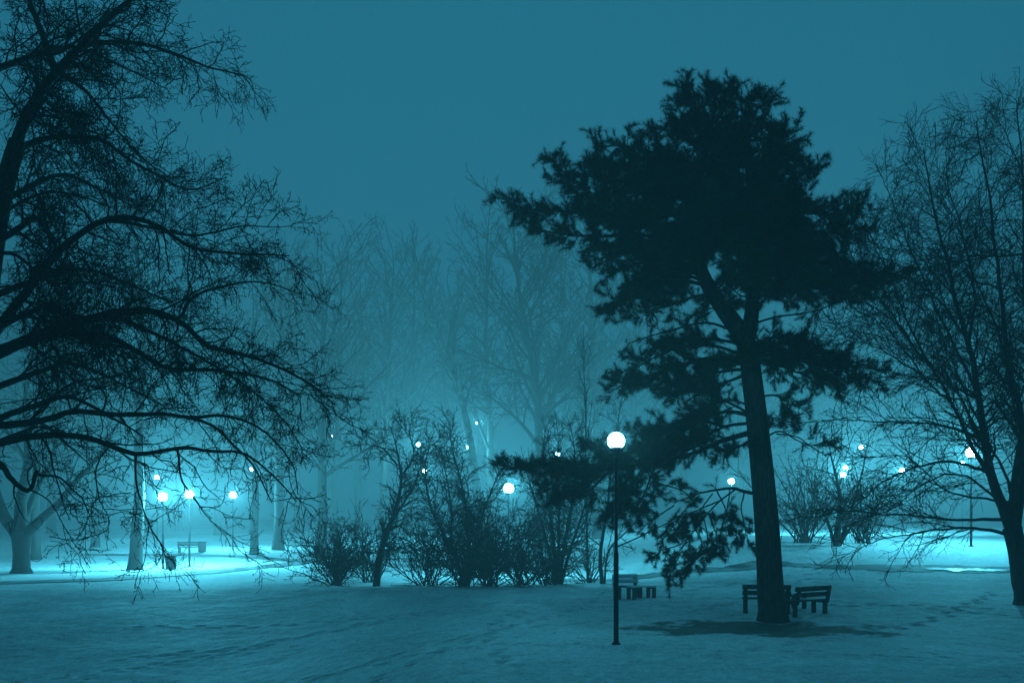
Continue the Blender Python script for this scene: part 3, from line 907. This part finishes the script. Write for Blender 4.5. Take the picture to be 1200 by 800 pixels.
MORE = [  # px, depth, source, scale, label
    (376, 70, 3, .95, 'grey bare tree in the fog standing over the far left shrubs'),
    (298, 72, 0, .75, 'thin slanting bare tree in the fog behind the right of the left lamps'),
    (112, 82, 2, .85, 'small trunk in the fog between the forked tree and the birch'),
    (42, 66, 1, .70, 'bare tree directly behind the forked tree at the left'),
    (255, 105, 0, .95, 'faint bare tree far behind the three left lamps'),
    (210, 120, 1, .95, 'faintest bare tree on the far side of the left lamps'),
    (60, 110, 3, 1.1, 'faint tall tree deep in the fog at the left edge'),
    (350, 112, 2, 1.15, 'faint tree in the fog beyond the dark drooping twigs'),
    (420, 118, 1, 1.05, 'faint tree in the fog left of the pale leaning trunk'),
    (478, 108, 0, 1.10, 'fogged tree just beside the foot of the leaning tree'),
    (532, 120, 3, 1.35, 'fogged tree behind the middle of the leaning trunk'),
    (575, 100, 2, 1.15, 'fogged tree right of the leaning trunk with lamps around it'),
    (664, 104, 0, 1.15, 'fogged tree between the broad tree and the pine'),
    (742, 106, 2, 1.20, 'fogged tree behind the left side of the pine'),
    (800, 112, 3, 1.15, 'fogged tree behind the middle of the pine'),
    (868, 110, 1, .85, 'fogged tree behind the pine trunk'),
    (955, 105, 0, .80, 'fogged tree right of the pine trunk beyond the bank'),
    (1030, 118, 2, .85, 'fogged tree beyond the right bank of snow'),
    (1105, 112, 3, .90, 'fogged tree behind the lamp on the right bank'),
    (1180, 108, 1, .85, 'fogged tree behind the trunk at the right edge'),
]
for i, (px, Y, k, sc, lab) in enumerate(MORE):
    copy_tree(protos[k], base_on_ground(px, Y), 1.3 * i + .4, sc, lab)

# ---- trees on the left lawn
b = base_on_ground(25, 53)
loc = lambda px, py, Y: P(px, py, Y) - b
o = thing('forked_tree', b, 'thick short trunk forking into three limbs by the left path', 'tree')
tp = resample([(0, 0, -.2), loc(25, 660, 53), loc(25, 640, 53), loc(25, 622, 53)], 16)
MB().add(*tubes(tp[None], np.interp(np.linspace(0, 1, 16), [0, .2, .5, 1], [.70, .46, .41, .52])[None], 12)).build('trunk', M_FARBARK, o, True)
r = np.random.default_rng(77)
for pts_, y1, r0 in [([(22, 628), (5, 605), (-8, 560), (-20, 500), (-40, 430)], 53, .34), ([(26, 626), (24, 590), (32, 540), (28, 470), (40, 390)], 55, .36),
                     ([(28, 628), (45, 610), (70, 590), (90, 565), (120, 530), (150, 480)], 51, .28), ([(25, 622), (35, 590), (60, 540), (75, 460), (90, 400)], 57, .2)]:
    c, R = traced(pts_, 53, y1, r0, .04, 22, .03, r)
    a1 = sprout(c[None], R[None], r, 1.2, .25, 1.0, (2.0, 4.5), .5, (25, 55), 10, .12, (0, 0, .03), .5, .02, True)
    a2 = sprout(*a1, r, 1.6, .2, 1.0, (.25, .5), .4, (25, 55), 7, .14, (0, 0, .02), .55, .014)
    a3 = sprout(*a2, r, 2.4, .15, 1.0, (.3, .6), .3, (25, 55), 5, .18, (0, 0, .0), .6, .011)
    off = np.array(o.location)
    put_limb(o, c, R, 9, [(*a1, 5, False), (*a2, 3, True), (*a3, 3, True)], (M_FARBARK, M_FARBARK))
b = base_on_ground(158, 57.5)
loc = lambda px, py, Y: P(px, py, Y) - b
T, C = wood([(0, 0, -.2), loc(160, 640, 57.5), loc(163, 590, 57.5), loc(164, 520, 57.5), loc(168, 400, 57.5), loc(160, 290, 57.5)], .36, 52, 4, .45, .03, .014, .8, (.2, .36), (25, 55), rt=.06)
place_wood('birch_tree', b, T, C, 'single tall trunk left of the bright lamps beside the path', group=None, bark=M_FARBARK)

# ------------------------------------------------------------------ bushes and small trees on the lawn
BUSH = 'bushes in the middle of the lawn'


def bush(px, Y, spread, height, nstem, seed, label, stem_r=.035, lean=(0, 0), dens=1.0, twig_r=.0105, kind='bush', cat='bush', group=BUSH, up=.02, steep=(.35, 1.0)):
    r = np.random.default_rng(seed)
    b = base_on_ground(px, Y)
    o = thing(kind, b, label, cat, group)
    N_ = nstem
    az = r.uniform(0, 2 * math.pi, N_)
    el = r.uniform(steep[0], steep[1], N_) * math.pi / 2
    d = np.stack([np.cos(az) * np.cos(el), np.sin(az) * np.cos(el), np.sin(el)], 1)
    d[:, 0] += lean[0]
    d[:, 1] += lean[1]
    ln = r.uniform(.7, 1.05, N_) * (height * np.sin(el) + spread * np.cos(el))
    n = 12
    S = np.empty((N_, n, 3))
    S[:, 0] = np.stack([r.normal(0, spread * .10, N_), r.normal(0, spread * .10, N_), np.full(N_, -.1)], 1)
    for k in range(1, n):
        d = d + r.normal(0, .12, d.shape) + (0, 0, up)
        d /= np.linalg.norm(d, axis=1, keepdims=True)
        S[:, k] = S[:, k - 1] + d * (ln / (n - 1))[:, None]
        S[:, k, 2] = np.maximum(S[:, k, 2], .05)
    R = stem_r * r.uniform(.6, 1.1, N_)[:, None] * np.linspace(1, .3, n)[None]
    a1 = sprout(S, R, r, 3.2 * dens, .10, 1.0, (.5, 1.4), .4, (25, 65), 7, .17, (0, 0, up), .6, twig_r * 1.2, True)
    a2 = sprout(*a1, r, 4.2 * dens, .1, 1.0, (.25, .7), .3, (25, 65), 5, .2, (0, 0, up), .65, twig_r, True)
    a3 = sprout(*a2, r, 3.0 * dens, .2, 1.0, (.12, .35), .3, (25, 65), 4, .2, (0, 0, up), .7, twig_r * .8, True)
    for A in (a1, a2, a3):
        A[0][..., 2] = np.maximum(A[0][..., 2], .03)
    MB().add(*tubes(S, R, 6)).build('stems', M_BARK, o, True)
    MB().add(*tubes(*a1, 4)).add(*tubes(*a2, 3)).add(*tubes(*a3, 3)).build('twigs', M_TWIG, o)
    return o


def small_tree(px, Y, stems, seed, label, dens=1.0, kind='small_tree', up=.01, group=None, L1=(.7, 1.9), ang=(30, 65), wig=.17, twig_r=.0115):
    r = np.random.default_rng(seed)
    b = base_on_ground(px, Y)
    o = thing(kind, b, label, 'tree', group)
    for i, (pts_, y1, r0) in enumerate(stems):
        c, R = traced(pts_, Y, y1, r0, .014, 22, .015, r)
        if abs(pts_[0][1] - stems[0][0][0][1]) < 14:
            c[:, 2] += (b[2] - .1 - c[0, 2]) * np.linspace(1, 0, 22) ** 2
        a1 = sprout(c[None], R[None], r, 5.2 * dens, .2, 1.0, L1, .45, ang, 8, wig, (0, 0, up), .5, twig_r * 1.3, True)
        a2 = sprout(*a1, r, 5.2 * dens, .12, 1.0, (.25, .8), .3, (28, 65), 6, wig * 1.1, (0, 0, up), .6, twig_r, True)
        a3 = sprout(*a2, r, 4.0 * dens, .2, 1.0, (.12, .4), .3, (28, 65), 4, .2, (0, 0, 0), .7, twig_r * .8, True)
        put_limb(o, c, R, 8, [(*a1, 4, False), (*a2, 3, True), (*a3, 3, True)], (M_BARK, M_TWIG), name='trunk' if i == 0 else 'limb')
    return o


small_tree(441, 43.0, [
    ([(441, 685), (444, 655), (450, 630), (462, 600), (470, 565), (466, 530), (458, 500)], 43.3, .17),
    ([(444, 650), (456, 615), (474, 590), (490, 560), (500, 530)], 42.4, .09),
    ([(466, 545), (450, 525), (432, 520), (425, 505)], 42, .05),
    ([(468, 560), (485, 535), (480, 505), (486, 488)], 44, .05)],
    61, 'small crooked bare tree rising left of the round bushes', 1.25)
bush(395, 43.6, 2.1, 2.6, 34, 62, 'low spreading bush at the left end of the row')
bush(432, 46, 1.7, 2.9, 18, 63, 'bush half hidden behind the small crooked tree', dens=.9)
small_tree(538, 43.2, [
    ([(545, 676), (536, 650), (520, 620), (505, 590), (498, 550), (505, 515)], 43, .10),
    ([(546, 676), (550, 640), (548, 600), (540, 560), (530, 520), (528, 498)], 44, .11),
    ([(548, 676), (556, 640), (566, 600), (578, 570), (590, 545)], 42.5, .09),
    ([(543, 676), (520, 655), (490, 640), (465, 632), (450, 650)], 42, .05),
    ([(545, 670), (530, 630), (528, 590), (520, 545), (515, 520)], 45, .07)],
    64, 'rounded multi stemmed bare tree in the middle of the bushes', 1.5)
bush(500, 43.3, 2.2, 2.6, 26, 65, 'bush with loose whippy stems right of the small crooked tree', dens=.8)
bush(575, 42.8, 2.0, 3.6, 34, 66, 'dense dark rounded bush in the middle of the row', dens=1.0)
bush(612, 43.2, 1.9, 3.4, 30, 67, 'dense dark bush left of the many stemmed tree', dens=.9)
bush(545, 42.6, 2.0, 2.0, 26, 68, 'low tangled bush at the front of the row', dens=1.0)
bush(640, 44, 1.7, 2.3, 22, 69, 'low bush at the foot of the many stemmed tree', dens=.9)
small_tree(652, 44.0, [
    ([(652, 672), (650, 640), (646, 605), (640, 570), (636, 530), (640, 500)], 44.2, .13),
    ([(655, 672), (660, 640), (668, 600), (674, 560), (672, 520), (668, 495)], 43.5, .11),
    ([(650, 672), (644, 640), (634, 605), (624, 575), (612, 540)], 45, .10),
    ([(657, 672), (666, 640), (680, 600), (692, 560), (702, 530)], 44, .09),
    ([(653, 672), (654, 630), (655, 580), (652, 540), (655, 505)], 42.6, .09)],
    70, 'bare tree of many straight stems left of the nearest lamp', 1.2)
small_tree(688, 46.0, [
    ([(689, 664), (688, 620), (687, 560), (686, 490), (684, 430), (683, 405)], 46, .07)],
    71, 'thin upright young tree close left of the nearest lamp', .8, 'young_tree', .06, None, (.8, 2.4), (18, 35), .06, .009)
small_tree(703, 44.0, [
    ([(706, 664), (704, 630), (712, 590), (716, 550), (724, 500), (728, 470)], 44.5, .10),
    ([(708, 662), (714, 630), (740, 610), (760, 585), (775, 570)], 45, .05)],
    72, 'dark slender bare tree directly behind the nearest lamp post', .7)
bush(690, 45, 1.0, 1.6, 14, 73, 'little bush of upright shoots beside the young tree', dens=.7)

# shrubs on the right bank
RB = 'fogged shrubs on the right bank'
bush(942, 51, 2.4, 4.6, 22, 81, 'upright shrub on the bank just right of the pine trunk', .05, (0, 0), .7, .012, 'shrub', 'shrub', RB, .05, (.55, 1.0))
small_tree(980, 49.5, [
    ([(980, 640), (982, 615), (985, 585), (978, 550), (972, 520)], 49.5, .22),
    ([(982, 636), (994, 605), (1004, 575), (1012, 545), (1016, 520)], 50, .12),
    ([(979, 636), (968, 605), (955, 580), (945, 550)], 49, .11),
    ([(982, 630), (1000, 610), (1025, 595), (1040, 575)], 48.5, .09)],
    82, 'spreading many stemmed tree on the bank under the twin lights', .75, 'small_tree', .02, None, (.9, 2.4), (25, 55), .13, .012)
bush(1012, 51, 2.0, 3.6, 18, 83, 'shrub on the bank right of the many stemmed tree', .045, (0, 0), .7, .012, 'shrub', 'shrub', RB, .05, (.55, 1.0))

# ------------------------------------------------------------------ lamps
LAMPS = 'globe lamps along the park paths'
R_GLOBE = .205


def lathe_globe(R, cz, n=28, m=18, cut=.86):
    prof = [(max(R * math.sin(t), .001), cz - R * math.cos(t)) for t in np.linspace(math.acos(cut), math.pi, m)]
    return MB().lathe(prof, n)


def globe_lamp(px, Y, H, label, power, mat, group=LAMPS, at_base=None, thick=1.0, R=R_GLOBE):
    b = base_on_ground(px, Y)
    o = thing('street_lamp', b, label, 'lamp', group)
    hp = H - R
    pole = MB().lathe([(.060 * thick, -.1), (.060 * thick, 1.95), (.054 * thick, 2.0), (.040 * thick, 2.08), (.036 * thick, hp - .16), (.036 * thick, hp - .14)], 14)
    pole.build('pole', M_METAL, o, True)
    MB().lathe([(.105, -.02), (.105, .02), (.075, .05), (.061 * thick + .004, .07)], 16).build('base_plate', M_METAL, o)
    MB().lathe([(.037, hp - .14), (.055, hp - .13), (.075, hp - .05), (.135, hp - .01), (.150, hp + .045), (.06, hp + .05)], 16).build('fitting', M_METAL, o, True)
    lathe_globe(R, H).build('globe', mat, o, True)
    if power:
        ld = bpy.data.lights.new('bulb', 'POINT')
        ld.color = LIGHT_COL
        ld.energy = power * LAMP_GAIN
        ld.use_soft_falloff = False
        ld.shadow_soft_size = R * 1.03
        lo = bpy.data.objects.new('bulb', ld)
        COL.objects.link(lo)
        lo.parent = o
        lo.location = (0, 0, H)
    return o


def solve_Y(px, py, H, lo=46., hi=140.):
    best = None
    for Y in np.arange(lo, hi, .25):
        X = (px - 600) / 1200 * Y
        e = abs(G(X, Y) + H - (CAMH + (HOR - py) / 1200 * Y))
        if best is None or e < best[0]:
            best = (e, Y)
    return best[1]


Y1 = 22.25
b1 = base_on_ground(722, Y1)
H1 = CAMH + (HOR - 516.5) / 1200 * Y1 - b1[2]
globe_lamp(722, Y1, H1, 'nearest street lamp with a white globe on a slim black post', 420, M_GLOBE, thick=.92, R=.186)
FL = [  # px, py, H, power, label
    (222, 579, 4.35, 17500, 'bright globe lamp in the middle of the three left lamps'),
    (191, 582, 4.35, 17500, 'bright globe lamp nearest the birch trunk among the left lamps'),
    (273, 580, 4.35, 17500, 'bright globe lamp at the right of the three left lamps'),
    (596, 572, 4.35, 9000, 'globe lamp glowing behind the right side of the bushes'),
    (857, 564, 4.35, 5500, 'globe lamp glowing just left of the pine trunk'),
    (1138, 530, 4.35, 11500, 'brightest globe lamp on the right bank behind the forked branches'),
]
for px, py, H, pw, lab in FL:
    Y = 49.3 if px == 1138 else solve_Y(px, py, H)
    bb = base_on_ground(px, Y)
    print('lamp', px, Y, bb[2])
    globe_lamp(px, Y, CAMH + (HOR - py) / 1200 * Y - bb[2], lab, pw, M_GLOBE_FAR, thick=1.0, R=.24)
TALL = 'small distant lamps glimpsed through the trees'
for px, py, Y, pw, lab in [
        (988, 556, 74, 650, 'lower of the twin lights among the bank shrubs'),
        (991, 548, 80, 500, 'upper of the twin lights among the bank shrubs'),
        (1057, 551, 82, 700, 'single distant lamp between the twin lights and the bright right lamp'),
        (1128, 543, 90, 400, 'faint distant lamp just below left of the bright right lamp'),
        (1009, 524, 104, 350, 'tiny lamp above the bank shrubs'),
        (653, 532, 88, 250, 'distant lamp behind the many stemmed tree'),
        (682, 560, 92, 120, 'tiny lamp low beside the young tree'),
        (184, 559, 92, 250, 'distant lamp above the left lamps beside the birch'),
        (294, 550, 108, 120, 'tiny lamp high right of the three left lamps'),
        (490, 521, 92, 350, 'distant lamp behind the top of the small crooked tree'),
        (497, 552, 84, 300, 'distant lamp below its twin behind the round bushes'),
        (560, 495, 112, 200, 'tiny highest lamp beside the leaning trunk'),
        (549, 524, 100, 350, 'distant lamp half hidden left of the leaning trunk'),
        (390, 512, 110, 120, 'tiny lamp deep in the wood at the left of the bushes'),
        (763, 538, 100, 120, 'tiny lamp seen through the low pine bough')]:
    bb = base_on_ground(px, Y)
    globe_lamp(px, Y, CAMH + (HOR - py) / 1200 * Y - bb[2], lab, pw * 27, M_GLOBE_FAR, TALL, R=.18)


# ------------------------------------------------------------------ benches, table, bins
def bench(loc, rz, label, backrest=True, length=1.6, lit_frost=False, group='park benches', kind='park_bench', cat='bench'):
    o = thing(kind, loc, label, cat, group)
    o.rotation_euler = (0, 0, rz)
    s = MB()
    for k in range(3):
        s.box((0, -.16 + k * .155, .44), (length, .14, .05), bevel=.008)
    s.build('seat', M_LIT_FROST if (lit_frost and not backrest) else M_WOOD, o)
    if backrest:
        bk = MB()
        for k in range(2):
            bk.box((0, .27 + .035 * k, .61 + .17 * k), (length, .04, .135), rx=-.2, bevel=.008)
        bk.build('backrest', M_LIT_FROST if lit_frost else M_WOOD, o)
    for sx in (-1, 1):
        l = MB()
        x = sx * (length / 2 - .09)
        l.box((x, -.17, .205), (.13, .09, .415), bevel=.012)
        l.box((x, .22, .205), (.13, .09, .415), bevel=.012)
        l.box((x, .02, .385), (.126, .33, .06), bevel=.008)
        if backrest:
            l.box((x, .335, .60), (.12, .07, .50), rx=-.2, bevel=.01)
        l.build('leg', M_WOOD, o)
    return o


def on(px, Y, dz=0.0):
    b = base_on_ground(px, Y)
    return (b[0], b[1], b[2] - .02 + dz)


bench(on(898, 29.6), math.radians(168), 'dark wooden bench half hidden behind the pine trunk', length=1.36)
bench(on(942, 29.0), math.radians(180 + 36), 'dark wooden bench with backrest right of the pine trunk', length=1.5)
bench(on(925, 30.2), math.radians(35), 'low dark backless bench between the two benches by the pine', backrest=False, length=1.1, kind='backless_bench')
bench(on(736, 35.5), math.radians(14), 'bench with backrest coloured pale as if lamplit behind the lamp post', length=.95, lit_frost=True)
bench(on(752, 35.2), math.radians(22), 'low backless bench with frosted top beside the pale bench', backrest=False, length=.95, lit_frost=True, kind='backless_bench')
bench(on(223, 74), math.radians(30), 'faint far bench in the fog between the left lamps', length=1.7)


def litter_bin(px, Y, label, s=1.0):
    o = thing('litter_bin', on(px, Y), label, 'bin', 'litter bins by the left lamps')
    MB().box((0, 0, .42 * s), (.46 * s, .46 * s, .70 * s), bevel=.03).box((0, 0, .05), (.16, .16, .16), bevel=.01).build('body', M_BIN, o)
    MB().box((0, 0, .81 * s), (.54 * s, .54 * s, .07 * s), bevel=.02).build('lid', M_METAL, o)
    return o


litter_bin(200, 57.0, 'dark litter bin standing between the birch and the middle left lamp')
litter_bin(237, 74, 'faint litter bin in the fog beside the far bench')

# ------------------------------------------------------------------ fog
hz = bpy.data.meshes.new('haze')
x0, x1, y0, y1, z0, z1 = -196, 196, -46, 266, -4.5, 42
hz.from_pydata([(x, y, z) for z in (z0, z1) for x, y in ((x0, y0), (x1, y0), (x1, y1), (x0, y1))], [],
               [(0, 3, 2, 1), (4, 5, 6, 7), (0, 1, 5, 4), (1, 2, 6, 5), (2, 3, 7, 6), (3, 0, 4, 7)])
ho = bpy.data.objects.new('haze', hz)
COL.objects.link(ho)
ho['kind'] = 'stuff'
ho['label'] = 'cold blue night fog filling the whole park'
ho.display_type = 'WIRE'
mh = bpy.data.materials.new('haze')
mh.use_nodes = True
nt = mh.node_tree
nt.nodes.clear()
out = nt.nodes.new('ShaderNodeOutputMaterial')
pv = nt.nodes.new('ShaderNodeVolumePrincipled')
pv.inputs['Color'].default_value = HAZE_COLOR
pv.inputs['Density'].default_value = HAZE_DENSITY
pv.inputs['Anisotropy'].default_value = .22
nt.links.new(pv.outputs['Volume'], out.inputs['Volume'])
hz.materials.append(mh)
